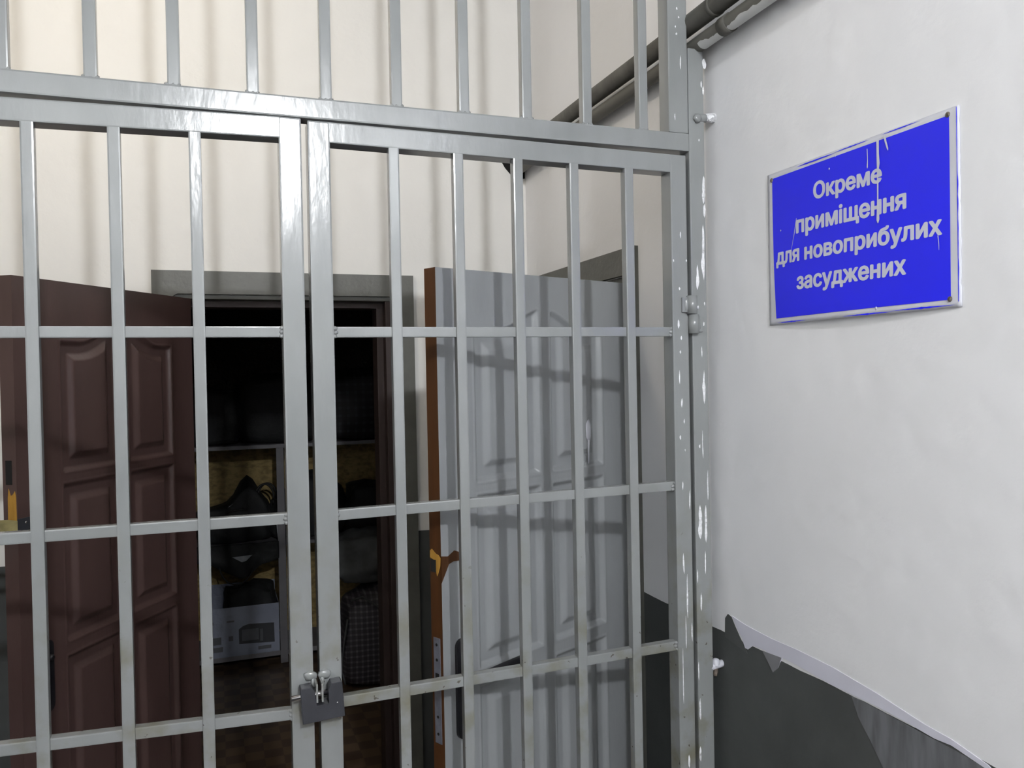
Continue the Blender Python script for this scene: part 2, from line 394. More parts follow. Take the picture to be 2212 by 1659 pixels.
mb = MB(); mb.box(-0.165, 0.675, YB + 0.05, YB + TH, H + 0.285, H + 0.312, 0, 0.002); mb.build('stop_bead', M['dark_frame'], t)
mb = MB(); mb.box(0.664, 0.69, YB, YB + TH, 0, H + 0.312, 0, 0.002); mb.box(0.636, 0.664, YB + 0.05, YB + TH, 0, H + 0.285, 0, 0.002); mb.build('side_jamb', M['dark_frame'], t)
mb = MB(); mb.box(-0.165, -0.14, YB + 0.06, YB + TH, 0, H + 0.312, 0, 0.002); mb.build('side_jamb', M['dark_frame'], t)

t = empty('trim_2', (XW, 2.84, 0)); tag(t, 'dark grey door frame in the right wall behind the open grey door', 'door frame', kind='structure')
mb = MB(); mb.prism([(2.351, H + 0.410), (3.33, H + 0.410), (3.25, H + 0.322), (2.43, H + 0.322)], 'x', XW - 0.018, XW); mb.build('head_casing', M['frame_grey'], t)
mb = MB(); mb.prism([(2.351, H + 0.410), (2.43, H + 0.322), (2.43, 0), (2.351, 0)], 'x', XW - 0.018, XW); mb.build('side_casing', M['frame_grey'], t)
mb = MB(); mb.prism([(3.33, H + 0.410), (3.25, H + 0.322), (3.25, 0), (3.33, 0)], 'x', XW - 0.018, XW); mb.build('side_casing', M['frame_grey'], t)
mb = MB(); mb.box(XW + 0.002, XW + TH, 2.44, 3.235, H + 0.300, H + 0.320, 0, 0.002); mb.box(XW + 0.05, XW + TH, 2.44, 2.455, 0, H + 0.30, 0, 0.002); mb.box(XW + 0.002, XW + TH, 3.21, 3.235, 0, H + 0.30, 0, 0.002); mb.build('jamb_lining', M['frame_grey'], t)

# ------------------------------------------------------------------ panel doors
def door_face(mb, W, Z, cols, rows, arch, mi, zc, sag):
    """front skin of a moulded six panel door as a relief; local x from hinge, y = 0 face, z up"""
    step = 0.004
    nx = int(round(W / step)); nz = int(round(Z / step))
    amid = arch[0]; azl = arch[1]; ah = arch[2]
    def h(s, z):
        best = 0.0
        for (s0, s1) in cols:
            if not (s0 < s < s1): continue
            for k, (zb, zt) in enumerate(rows):
                if k == 0:
                    a = abs(s - amid) / 0.205
                    ztop = azl + (ah * 0.5 * (1 + math.cos(math.pi * a)) if a < 1 else 0)
                    sl = ah * 0.5 * math.pi / 0.205 * math.sin(math.pi * a) if a < 1 else 0
                    dt = (ztop - z) / math.sqrt(1 + sl * sl)
                else: dt = zt - z
                d = min(s - s0, s1 - s, z - zb, dt)
                if d <= 0: continue
                if d < 0.004: return 0.0025 * d / 0.004
                if d < 0.018: return 0.0025 - 0.0155 * (d - 0.004) / 0.014
                if d < 0.043: return -0.013
                if d < 0.062: return -0.013 + 0.0125 * (d - 0.043) / 0.019
                return -0.0005
        return best
    bm = mb.bm
    def zz(s, z): return z if z < zc else zc + (z - zc) * (Z - sag * s / W - zc) / (Z - zc)
    vs = [[bm.verts.new((W * i / nx, h(W * i / nx, Z * j / nz), zz(W * i / nx, Z * j / nz))) for i in range(nx + 1)] for j in range(nz + 1)]
    for j in range(nz):
        for i in range(nx):
            f = bm.faces.new((vs[j][i], vs[j][i + 1], vs[j + 1][i + 1], vs[j + 1][i])); f.material_index = mi; f.smooth = True

def make_door(name, loc, d, W, mats, label, zt, rowz, sag):
    rz = math.atan2(d[1], d[0])
    root = empty(name, loc, rz, label, 'door', None, local=True); root['kind'] = 'structure'
    Z = H + zt - loc[2]
    zl = lambda q: H + q - loc[2]
    mb = MB()
    cols = [(0.128, 0.382), (0.424, 0.692)]
    r1, r2 = rowz
    rows = [(zl(r1), zl(0.131)), (zl(r2), zl(r1 - 0.024)), (zl(-1.50), zl(r2 - 0.032))]
    Zf = Z - sag           # the top edge has been planed: a little lower at the free end
    door_face(mb, W, Z, cols, rows, (0.405, zl(0.131), 0.063), 0, zl(0.21), sag)
    T = 0.045
    def q(a, mi):
        f = mb.bm.faces.new([mb.bm.verts.new(p) for p in a]); f.material_index = mi
    q([(0, -T, 0), (W, -T, 0), (W, -T, Zf), (0, -T, Z)], 0)
    q([(0, 0, 0), (0, -T, 0), (0, -T, Z), (0, 0, Z)], 0)
    q([(0, 0, Z), (0, -T, Z), (W, -T, Zf), (W, 0, Zf)], 0)
    q([(0, 0, 0), (W, 0, 0), (W, -T, 0), (0, -T, 0)], 0)
    q([(W, 0, 0), (W, 0, Zf), (W, -T, Zf), (W, -T, 0)], 1)
    mb.build('door_leaf', mats, root)
    return root, zl, T

# grey door on the right wall
gd = Vector((-0.90176, -0.43223, 0))
g_door, zl, T = make_door('door_2', (1.274, 2.396, 0.02), gd, 0.8176, [M['door_grey'], M['edge_wood']], 'open grey painted panel door with an arched top panel, hinged on the right wall', 0.292, (-0.298, -0.806), 0.012)
W = 0.8176
mb = MB(); mb.box(W - 0.0005, W + 0.0018, -0.036, -0.010, zl(-0.965), zl(-0.687), 0, 0.0008)
for zz in (-0.705, -0.745, -0.895, -0.94): mb.tube([(W + 0.001, -0.023, zl(zz)), (W + 0.0028, -0.023, zl(zz))], 0.004, 10, 1)
mb.box(W + 0.001, W + 0.0024, -0.030, -0.016, zl(-0.815), zl(-0.780), 1)
tag(mb.build('lock_faceplate', [M['steel'], M['hole']], g_door), 'bluish steel lock plate on the brown edge')
mb = MB()
edge = [(-0.0435, -0.478), (-0.043, -0.460), (-0.036, -0.455), (-0.020, -0.466), (-0.010, -0.468), (-0.002, -0.475), (-0.004, -0.497), (-0.010, -0.512), (-0.016, -0.524), (-0.022, -0.508), (-0.030, -0.482)]
vs = mb.prism([(y, zl(z)) for y, z in edge], 'x', W - 0.001, W + 0.0012)
face = [(0.8176, -0.470), (0.795, -0.474), (0.772, -0.462), (0.757, -0.468), (0.755, -0.492), (0.775, -0.490), (0.792, -0.495), (0.803, -0.515), (0.8176, -0.54)]
mb.prism([(s, zl(z)) for s, z in face], 'y', -0.001, 0.0010, 1)
tag(mb.build('splintered_chip', [M['raw_wood'], M['edge_wood']], g_door), 'yellow bare wood where the edge is broken')
mb = MB(); mb.box(W, W + 0.0016, -0.041, -0.020, zl(-0.515), zl(-0.482), 0); mb.build('latch_hole', M['hole'], g_door)
# handle: oblong plate and lever
def handle(root, s, zc, hh, lever_len, zlev):
    mb = MB(); n = 10
    pts = [(s + 0.021 * math.cos(t), zc + hh - 0.021 + 0.021 * math.sin(t)) for t in (math.pi * k / n for k in range(n + 1))] + \
          [(s + 0.021 * math.cos(t), zc - hh + 0.021 + 0.021 * math.sin(t)) for t in (math.pi + math.pi * k / n for k in range(n + 1))]
    mb.prism(pts, 'y', 0.0, 0.010); pl = mb.build('handle_plate', M['black'], root)
    mb = MB(); mb.tube([(s, 0.008, zlev), (s, 0.045, zlev), (s - 0.012, 0.055, zlev), (s - 0.05, 0.058, zlev + 0.002), (s - lever_len, 0.055, zlev + 0.004)] if lever_len else [(s, 0.008, zlev), (s, 0.022, zlev), (s, 0.026, zlev)], [0.010, 0.010, 0.011, 0.011, 0.012] if lever_len else [0.009, 0.009, 0.006], 12)
    lv = mb.build('lever' if lever_len else 'knob', M['black'], pl); return pl
handle(g_door, 0.756, zl(-0.831), 0.133, 0.190, zl(-0.792))
mb = MB(); mb.ball((0.206, 0.001, zl(-0.182)), 0.013, 0.0015, 0.038, 0, 2, 0.2); mb.tube([(0.206, 0.001, zl(-0.21)), (0.208, 0.001, zl(-0.285))], [0.004, 0.002], 6); mb.build('paint_drip', M['sign_white'], g_door)

# dark red-brown door on the far wall
bd = Vector((-0.5162, -0.85647, 0))
b_door, zl, T = make_door('door_1', (-0.087, YB, 0.02), bd, 0.865, [M['door_brown'], M['door_brown']], 'open dark red-brown panel door swung in front of the far wall at left', 0.313, (-0.277, -0.790), 0.009)
W = 0.865
mb = MB(); mb.box(W, W + 0.0015, -0.034, -0.014, zl(-0.284), zl(-0.216), 0, 0.0005); mb.build('latch_hole', M['hole'], b_door)
mb = MB(); mb.prism([(-0.030, zl(-0.385)), (-0.029, zl(-0.32)), (-0.026, zl(-0.295)), (-0.020, zl(-0.315)), (-0.013, zl(-0.312)), (-0.006, zl(-0.302)), (-0.003, zl(-0.32)), (-0.002, zl(-0.385))], 'x', W - 0.001, W + 0.0014)
tag(mb.build('splintered_strip', M['raw_wood'], b_door), 'yellow strip of bare wood on the door edge')
# brass hasp plate: a flat lug with a round hole sticking out past the edge, folded onto the face
def holed_plate(mb, x0, x1, z0, z1, cx, cz, r, y0, y1, mi=0):
    n = 24; bm = mb.bm; out = []; inn = []
    for k in range(n):
        a = 2 * math.pi * (k + 0.5) / n; c, s = math.cos(a), math.sin(a)
        inn.append((cx + r * c, cz + r * s))
        tx = ((x1 - cx) if c > 0 else (x0 - cx)) / c; tz = ((z1 - cz) if s > 0 else (z0 - cz)) / s
        tt = min(tx, tz); out.append((cx + tt * c, cz + tt * s))
    rows = [[bm.verts.new((p[0], y, p[1])) for p in ring] for ring in (out, inn) for y in (y0, y1)]
    o0, o1, i0, i1 = rows
    for k in range(n):
        j = (k + 1) % n
        for qd in ((o0[k], o0[j], i0[j], i0[k]), (o1[k], i1[k], i1[j], o1[j]), (i0[k], i0[j], i1[j], i1[k]), (o0[k], o1[k], o1[j], o0[j])):
            f = bm.faces.new(qd); f.material_index = mi
mb = MB()
Mx = Matrix.Rotation(-math.radians(62), 4, 'Z')
holed_plate(mb, 0.0, 0.125, zl(-0.448), zl(-0.380), 0.066, zl(-0.412), 0.016, -0.0012, 0.0012)
bmesh.ops.transform(mb.bm, matrix=Matrix.Translation((W + 0.002, 0.0015, 0)) @ Mx, verts=mb.bm.verts[:])
hp = mb.build('hasp_plate', M['brass'], b_door); tag(hp, 'brass plate with a round hole at the door edge')
mb = MB(); mb.box(0.783, W + 0.002, 0.0, 0.003, zl(-0.448), zl(-0.380), 0, 0.0006)
for s_, z_ in ((0.802, -0.408), (0.838, -0.394), (0.838, -0.432)): mb.ball((s_, 0.003, zl(z_)), 0.005, 0.002, 0.005, 1, 1)
mb.build('hasp_strap', [M['lock_body'], M['chrome']], hp)
handle(b_door, 0.775, zl(-0.855), 0.105, 0.0, zl(-0.80))

# ------------------------------------------------------------------ the barred gate
POST = [(1.2699, 2.5557, 0.0067, 0.0151), (1.2599, 2.4987, 0.0027, 0.0094), (1.2655, 2.4823, 0.0027, 0.0126), (1.2617, 2.2124, 0.006, 0.0379), (1.2636, 2.1557, 0.004, 0.019), (1.2569, 2.0412, 0.0067, 0.0764), (1.238, 1.9732, 0.006, 0.034), (1.2573, 2.0608, 0.004, 0.0379), (1.2502, 1.8465, 0.0081, 0.007), (1.2473, 1.77, 0.002, 0.0152), (1.2527, 1.6737, 0.0054, 0.0456), (1.2593, 1.4043, 0.0027, 0.0407), (1.2338, 1.3045, 0.0074, 0.0469), (1.2514, 1.2986, 0.0054, 0.0514), (1.2478, 1.1927, 0.0027, 0.0318), (1.2325, 1.0862, 0.0027, 0.0254), (1.2206, 0.8977, 0.002, 0.0253), (1.2238, 0.7921, 0.004, 0.0305), (1.2224, 0.6695, 0.004, 0.021), (1.2497, 2.3463, 0.002, 0.0038), (1.2379, 1.8913, 0.0027, 0.005), (1.2586, 1.9016, 0.002, 0.0051), (1.2364, 1.5122, 0.0027, 0.0051), (1.2453, 1.5168, 0.002, 0.038), (1.2221, 1.1572, 0.002, 0.019)]
LEAFS = [(1.1791, 1.1963, 0.0027, 0.0283), (1.189, 1.1069, 0.0034, 0.0599), (1.1827, 1.0098, 0.002, 0.0441), (1.1717, 0.8914, 0.002, 0.0755), (1.2016, 1.0074, 0.002, 0.0253), (1.186, 0.6555, 0.0034, 0.0183), (1.1865, 2.0864, 0.002, 0.0094), (1.176, 1.8457, 0.0034, 0.0125), (1.1839, 1.8082, 0.0027, 0.0063), (1.1803, 1.77, 0.0027, 0.0044), (1.1808, 1.9413, 0.0027, 0.0044), (1.1819, 1.6328, 0.0027, 0.0125), (1.1758, 1.539, 0.0027, 0.0063), (1.1761, 1.7019, 0.002, 0.0188), (1.1882, 1.5824, 0.002, 0.0063), (1.1895, 1.5032, 0.002, 0.0038), (1.1636, 2.0164, 0.002, 0.0037), (1.2037, 2.0177, 0.002, 0.0038), (1.2014, 1.3677, 0.002, 0.0252), (1.1804, 1.4069, 0.002, 0.0126)]
UPS = [(1.1869, 2.6948, 0.0027, 0.0044), (1.1922, 2.6719, 0.0027, 0.0031), (1.1817, 2.6457, 0.002, 0.0031), (1.1842, 2.6268, 0.0027, 0.0037), (1.1956, 2.5512, 0.002, 0.0187), (1.1755, 2.4032, 0.002, 0.0093)]
GT = 0.050
BW = 0.025
GM = [M['gate'], M['whitewash']]
frame = empty('grille', (0.2, YG + 0.025, 0), 0, 'fixed grey bars with transom and white-splashed post around the gate leaves', 'grille')
mb = MB(); mb.box(1.218, 1.267, YG, YG + GT, 0, H + 0.874, 0, 0.004)
for s in POST: mb.splash(*s, YG, 1)
mb.build('post', GM, frame)
mb = MB(); mb.box(-0.894, -0.845, YG, YG + GT, 0, CEIL, 0, 0.004); mb.build('post', GM, frame)
mb = MB(); mb.box(-0.845, 1.2185, YG, YG + GT, H + 0.594, H + 0.642, 0, 0.004); mb.build('transom', GM, frame)
mb = MB(); mb.box(1.157, 1.2165, YG, YG + GT, H + 0.642, CEIL, 0, 0.004)
for s in UPS: mb.splash(*s, YG, 1)
mb.build('upper_stile', GM, frame)
UB = [-0.710, -0.547, -0.385, -0.2225, -0.060, 0.104, 0.2655, 0.431, 0.598, 0.763, 0.930, 1.0945]
for i, x in enumerate(UB):
    mb = MB(); mb.box(x - 0.0262, x, YG + 0.002, YG + 0.027, H + 0.640, CEIL, 0, 0.0035)
    for k in range(3): mb.ball((x - 0.026 + 0.012 * k + random.uniform(-.002, .002), YG + 0.004, H + 0.642), 0.006, 0.003, 0.005 + 0.003 * random.random(), 0, 1, 0.3)
    mb.build('upper_bar', GM, frame)
mb = MB(); mb.tube([(1.238, YG + 0.005, H + 0.688), (1.262, YG + 0.003, H + 0.688), (1.275, YG + 0.003, H + 0.689)], 0.011, 14); mb.tube([(1.272, YG + 0.003, H + 0.689), (1.288, YG + 0.003, H + 0.691), (XW + 0.005, YG + 0.004, H + 0.692)], [0.0112, 0.0125, 0.014], 14, 1)
mb.ball((1.243, YG - 0.004, H + 0.684), 0.012, 0.008, 0.012, 0, 2, 0.3)
mb.build('wall_anchor', GM, frame)
mb = MB(); mb.tube([(1.262, YG + 0.01, H - 0.822), (XW + 0.01, YG + 0.006, H - 0.812)], 0.010, 12); mb.ball((1.281, YG + 0.006, H - 0.812), 0.013, 0.010, 0.015, 0, 2, 0.3); mb.ball((1.277, YG + 0.004, H - 0.835), 0.008, 0.006, 0.014, 1, 2, 0.4)
mb.build('wall_anchor', [M['sign_white'], M['rust']], frame)

def quad_bar(mb, x0, x1, zl0, zl1, y0, y1, hgt, bev=0.003):
    """horizontal bar whose bottom runs from zl0 (at x0) to zl1 (at x1)"""
    v = mb.box(x0, x1, y0, y1, 0, hgt, 0, bev)
    for q in v: q.co.z += zl0 + (zl1 - zl0) * (q.co.x - x0) / (x1 - x0)

def gate_leaf(label, x0, x1, stile_w, bars, rail, cross, hinge_side, splashes, stiles):
    root = empty('gate_leaf', ((x0 + x1) / 2, YG + 0.025, 0), 0, label, 'gate')
    zb = 0.06
    for (a, c, zt, sp) in stiles:
        mb = MB(); mb.box(a, c, YG, YG + GT, zb, zt, 0, 0.004)
        for s in sp: mb.splash(*s, YG, 1)
        mb.build('stile', GM, root)
    mb = MB(); quad_bar(mb, x0 + 0.045, x1 - 0.045, H + rail[0] - 0.048, H + rail[1] - 0.048, YG + 0.0004, YG + GT, 0.048); mb.build('top_rail', GM, root)
    mb = MB(); quad_bar(mb, x0 + 0.045, x1 - 0.045, zb, zb, YG + 0.0004, YG + GT, 0.05); mb.build('bottom_rail', GM, root)
    for x in bars:
        mb = MB(); mb.box(x - 0.0255, x, YG + 0.0008, YG + 0.026, zb + 0.04, H + rail[0] - 0.030, 0, 0.0035)
        mb.build('bar', GM, root)
    for (a, c) in cross:
        mb = MB(); quad_bar(mb, x0 + 0.046, x1 - 0.046, H + a, H + c, YG + 0.007, YG + 0.032, 0.025, 0.003)
        for xx, zz in ((x0 + 0.05, a), (x1 - 0.05, c)):
            for k in range(3): mb.ball((xx + random.uniform(-.004, .004), YG + 0.008, H + zz + 0.003 + 0.009 * k), 0.007, 0.005, 0.006, 0, 1, 0.3)
        mb.build('crossbar', GM, root)
    return root
leafR = gate_leaf('right gate leaf of grey square bars, hinged beside the white wall with the sign', 0.208, 1.207, 0.05,
    [0.420, 0.579, 0.7345, 0.888, 1.0465], (0.590, 0.582), [(0.0925, 0.0930), (-0.334, -0.3245), (-0.772, -0.7595), (-1.19, -1.18)], 1, LEAFS,
    [(0.208, 0.2585, H + 0.590, []), (1.158, 1.207, H + 0.582, LEAFS)])
leafL = gate_leaf('left gate leaf of grey square bars in front of the dark red-brown door', -0.835, 0.194, 0.05,
    [-0.665, -0.504, -0.343, -0.1815, -0.0208], (0.579, 0.593), [(0.0935, 0.0935), (-0.329, -0.333), (-0.752, -0.783), (-1.17, -1.20)], -1, [],
    [(-0.835, -0.786, H + 0.579, []), (0.144, 0.194, H + 0.593, [])])
# barrel hinge: upper knuckle on the leaf, lower knuckle on the post
def knuckle(xc, za, zb, side, root):
    mb = MB(); mb.tube([(xc, YG - 0.006, za), (xc, YG - 0.006, zb)], 0.0145, 18); mb.box(xc if side > 0 else xc - 0.03, xc + 0.03 if side > 0 else xc, YG - 0.007, YG + 0.004, za + 0.004, zb - 0.004, 0, 0.003)
    mb.ball((xc + side * 0.016, YG - 0.004, (za + zb) / 2), 0.007, 0.006, abs(zb - za) / 2 * 0.95, 0, 2, 0.3)
    o = mb.build('hinge_knuckle', GM, root); return o
knuckle(1.2145, H + 0.153, H + 0.202, -1, leafR)
knuckle(1.2195, H + 0.100, H + 0.151, 1, frame)
knuckle(1.2145, 0.36, 0.41, -1, leafR); knuckle(1.2195, 0.305, 0.358, 1, frame)
knuckle(-0.84, H + 0.153, H + 0.202, 1, leafL); knuckle(-0.845, H + 0.100, H + 0.151, -1, frame)
# lock eyes welded on both meeting stiles
def eye(x, root, side):
    mb = MB(); mb.box(x - 0.0022, x + 0.0022, YG - 0.045, YG + 0.004, H - 0.732, H - 0.690, 0, 0.0012)
    mb.ball((x + side * 0.010, YG - 0.001, H - 0.684), 0.016, 0.006, 0.011, 0, 2, 0.35); mb.ball((x + side * 0.004, YG - 0.003, H - 0.70), 0.006, 0.006, 0.012, 0, 2, 0.35)
    mb.build('lock_eye', GM, root)
eye(0.1965, leafL, -1); eye(0.2085, leafR, 1)

# ------------------------------------------------------------------ padlock
pl = empty('padlock', (0.2105, 1.877, H - 0.772), 0, 'dark grey straight-bolt padlock joining the two gate leaves', 'padlock', local=True)
pl.rotation_euler = (0, math.radians(-3.5), 0)
mb = MB()
hw, hh, hd = 0.0465, 0.080, 0.017
prof = [(-hw, 0.0), (hw, 0.0), (hw, hh - 0.002), (hw - 0.002, hh), (0.022, hh), (0.0145, hh - 0.012), (0.0145, hh - 0.045), (-0.0145, hh - 0.045), (-0.0145, hh - 0.012), (-0.022, hh), (-hw + 0.002, hh), (-hw, hh - 0.002)]
mb.prism(prof, 'y', -hd, hd)
bmesh.ops.bevel(mb.bm, geom=[e for e in mb.bm.edges], offset=0.0012, segments=1, affect='EDGES')
mb.build('body', M['lock_body'], pl)
mb = MB(); mb.tube([(-0.066, -0.002, 0.0575), (0.030, -0.002, 0.0575)], 0.0062, 18); tag(mb.build('bolt', M['chrome'], pl), 'polished steel bolt')
mb = MB(); mb.tube([(0.035, 0.002, 0.001), (0.035, 0.002, -0.006)], 0.0085, 16); mb.build('key_cylinder', M['chrome'], pl)
mb = MB(); mb.ball((0.032, -hd, 0.034), 0.0022, 0.0008, 0.0022, 0, 1); mb.build('rivet', M['chrome'], pl)

# ------------------------------------------------------------------ wall sign
sg = empty('wall_sign', (XW, 1.407, H + 0.107), 0, 'blue rectangular sign with pale Cyrillic lettering screwed to the white wall', 'sign')
SY_A, SY_B = 1.683, 1.129          # left and right end as seen
SZ_A, SZ_B = H + 0.108, H + 0.480
def bow(y, z):
    """the thin board stands off the wall and bellies out along its foot"""
    t = (y - SY_B) / (SY_A - SY_B); v = 1 - (z - SZ_A) / (SZ_B - SZ_A)
    return 0.003 + 0.010 * max(0, v) ** 2 * math.sin(math.pi * min(1, max(0, t)))
def sheet(pts_fn, ny, nz, name, mat, off, thick, parent):
    mb = MB(); bm = mb.bm
    vs = []
    for j in range(nz + 1):
        row = []
        for i in range(ny + 1):
            y, z = pts_fn(i / ny, j / nz); row.append(bm.verts.new((XW - bow(y, z) - off, y, z)))
        vs.append(row)
    fs = [bm.faces.new((vs[j][i], vs[j][i + 1], vs[j + 1][i + 1], vs[j + 1][i])) for j in range(nz) for i in range(ny)]
    for f in fs: f.smooth = True
    if thick:
        r = bmesh.ops.extrude_face_region(bm, geom=fs)
        for v in r['geom']:
            if isinstance(v, bmesh.types.BMVert): v.co.x += thick
    return mb.build(name, mat, parent)
def jag(y, z, k): return 0.0022 * noise.noise(Vector((y * 60, z * 60, k)))
board = sheet(lambda a, c: (SY_A + (SY_B - SY_A) * a + jag(SY_A * a, c, 1) * (1 if a in (0, 1) else 0), SZ_A + (SZ_B - SZ_A) * c + (jag(a, c, 2) if c in (0, 1) else 0)), 60, 40, 'board', M['sign_white'], 0.0, 0.0025, sg)
BYA, BYB, BZA, BZB = 1.664, 1.150, H + 0.123, H + 0.467
blue = sheet(lambda a, c: (BYA - 0.010 * (1 - c) ** 3 + (BYB - BYA + 0.010 * (1 - c) ** 3) * a, BZA + (BZB - BZA) * c), 60, 40, 'blue_panel', M['sign_blue'], 0.0008, 0, sg)
def edge_strip(ya, yb, z, wd, k):
    sheet(lambda a, c: (ya + (yb - ya) * a, z + (c - 0.5) * wd * (0.55 + 0.9 * abs(noise.noise(Vector((a * 9, k, c * .3)))) ) * math.sin(math.pi * min(1, max(0.02, a)))), 24, 1, 'peeling_edge', M['sign_blue'], 0.0008, 0, sg)
edge_strip(1.575, 1.445, H + 0.4745, 0.0050, 1); edge_strip(1.455, 1.345, H + 0.4760, 0.0030, 2); edge_strip(1.315, 1.215, H + 0.4768, 0.0030, 3)
edge_strip(1.650, 1.540, H + 0.1120, 0.0040, 4); edge_strip(1.420, 1.280, H + 0.1110, 0.0040, 5); edge_strip(1.290, 1.140, H + 0.1125, 0.0040, 6)
sheet(lambda a, c: (1.1345 - 0.0035 * a * (0.4 + abs(noise.noise(Vector((c * 9, 3, 0))))), SZ_A + 0.010 + (0.36) * c), 1, 40, 'peeling_edge', M['sign_blue'], 0.0008, 0, sg)
def word_mesh(body):
    """flat filled letters of a word, from the built-in font's outlines (non-zero winding)"""
    cu = bpy.data.curves.new('text', 'FONT'); cu.body = body; cu.resolution_u = 4; cu.fill_mode = 'NONE'
    ob = bpy.data.objects.new('text', cu); COL.objects.link(ob); bpy.context.view_layer.update()
    me = bpy.data.meshes.new_from_object(ob.evaluated_get(bpy.context.evaluated_depsgraph_get()))
    bpy.data.objects.remove(ob)
    P = [Vector((v.co.x, v.co.y)) for v in me.vertices]
    E = [(min(e.vertices), max(e.vertices)) if abs(e.vertices[0] - e.vertices[1]) == 1 else (max(e.vertices), min(e.vertices)) for e in me.edges]
    r = delaunay_2d_cdt(P, E, [], 0, 1e-5); out = []
    for f in r[2]:
        c = sum((r[0][i] for i in f), Vector((0, 0))) / len(f); wn = 0
        for a, b_ in E:
            p, q = P[a], P[b_]
            if (p.y <= c.y) != (q.y <= c.y) and p.x + (c.y - p.y) / (q.y - p.y) * (q.x - p.x) > c.x: wn += 1 if q.y > p.y else -1
        if wn: out.append(f)
    m_ = bpy.data.meshes.new('word'); m_.from_pydata([(v.x, v.y, 0) for v in r[0]], [], out)
    return m_
LINES = [('Окреме', 1.518, 1.313, 0.3860, 0.3795, 0.0395, 0.727), ('приміщення', 1.578, 1.2505, 0.3180, 0.3130, 0.0320, 0.546),
         ('для', 1.652, 1.566, 0.2530, 0.2525, 0.0305, 0.546), ('новоприбулих', 1.549, 1.167, 0.2520, 0.2470, 0.0305, 0.546), ('засуджених', 1.576, 1.2505, 0.1855, 0.1820, 0.0310, 0.546)]
for txt, ya, yb, zb0, zb1, hgt, ref in LINES:
    base = word_mesh(txt)
    mb = MB(); bm = mb.bm
    bold = 0.043                       # heavy weight: the letter shape spread by a stroke's width
    for k in range(9):
        n0 = len(bm.verts); bm.from_mesh(base); bm.verts.ensure_lookup_table()
        dx, dy = (0, 0) if k == 8 else (bold * math.cos(k * math.pi / 4), 0.75 * bold * math.sin(k * math.pi / 4))
        for v in bm.verts[n0:]: v.co.x += dx; v.co.y += dy; v.co.z = k * 0.00002
    xs = [v.co.x for v in bm.verts]; x0, x1 = min(xs), max(xs)
    ky = hgt / (ref + 1.5 * bold)
    for v in bm.verts:
        t_ = (v.co.x - x0) / (x1 - x0); y = ya + (yb - ya) * t_; z = H + zb0 + (zb1 - zb0) * t_ + (v.co.y + 0.75 * bold) * ky
        v.co = Vector((XW - bow(y, z) - 0.0013 - v.co.z, y, z))
    for v in bm.verts: v.co -= Vector(sg['_w'])
    me = bpy.data.meshes.new('lettering'); bm.to_mesh(me); bm.free()
    me.materials.append(M['sign_letter'])
    o = bpy.data.objects.new('lettering', me); COL.objects.link(o); o.parent = blue
for y, z in ((1.153, H + 0.469), (1.152, H + 0.124), (1.666, H + 0.464)):
    mb = MB(); mb.ball((XW - bow(y, z) - 0.001, y, z), 0.002, 0.0055, 0.0055, 0, 2); mb.build('screw', M['rust'], board)
def drip(pts, wd):
    mb = MB(); bm = mb.bm; n = len(pts); L_ = []; R_ = []
    for i, (y, z, k) in enumerate(pts):
        x = XW - bow(y, H + z) - 0.0021
        L_.append(bm.verts.new((x, y + wd * k, H + z))); R_.append(bm.verts.new((x, y - wd * k, H + z)))
    for i in range(n - 1): bm.faces.new((L_[i], R_[i], R_[i + 1], L_[i + 1]))
    mb.build('paint_drip', M['sign_white'], sg)
drip([(1.323, .470, 1.0), (1.323, .44, .9), (1.322, .42, 1.1), (1.3235, .40, .5), (1.3235, .375, .55), (1.3235, .345, .5), (1.323, .32, .9), (1.323, .304, 1.1), (1.323, .297, .3)], 0.0036)
drip([(1.352, .458, .6), (1.351, .435, .5), (1.352, .42, .8), (1.352, .417, .2)], 0.002)
drip([(1.305, .474, 1), (1.302, .460, .8), (1.297, .445, .7), (1.296, .440, .2)], 0.003)
drip([(1.575, .354, .4), (1.583, .32, .5), (1.596, .275, .2)], 0.002)
drip([(1.176, .247, .5), (1.174, .228, .4), (1.174, .219, .2)], 0.002)
for y, z, r in ((1.466, .444, .002), (1.446, .468, .002), (1.326, .121, .003), (1.634, .335, .0018)):
    mb = MB(); mb.ball((XW - bow(y, H + z) - 0.001, y, H + z), .0006, r, r * 1.4, 0, 1); mb.build('paint_speck', M['sign_white'], sg)

# ------------------------------------------------------------------ pipes under the ceiling
def pipe(name, x, z, r, mat, label, y0=YE, y1=YB + 0.05):
    mb = MB(); n = 60
    path = [(x + 0.002 * noise.noise(Vector((i * .4, z, 0))), y0 + (y1 - y0) * i / n, z + 0.002 * noise.noise(Vector((i * .4, z, 5)))) for i in range(n + 1)]
    mb.tube(path, r, 22)
    return tag(mb.build(name, mat, None, (x, YG, z)), label, 'pipe', 'pipes along the right wall')
UPZ, LOZ = H + 0.946, H + 0.889
up_pipe = pipe('pipe', 1.238, UPZ, 0.0265, M['pipe'], 'thick dark grey pipe, upper of the two along the right wall')
lo_pipe = pipe('pipe', 1.256, LOZ, 0.0215, M['pipe_wash'], 'thinner grey pipe with a white-splashed underside, below the thick pipe')
mb = MB(); mb.tube([(1.256, 1.765, LOZ), (1.256, 1.80, LOZ)], 0.0245, 22); o = mb.build('coupling', M['pipe'], None); 
for v in o.data.vertices: v.co -= Vector((1.256, YG, LOZ))
o.parent = lo_pipe
mb = MB(); mb.tube([(1.238, 1.80, UPZ), (1.238, 1.815, UPZ)], 0.0285, 22)
o = mb.build('pipe_clip', M['pipe'], None)
for v in o.data.vertices: v.co -= Vector((1.238, YG, UPZ))
o.parent = up_pipe
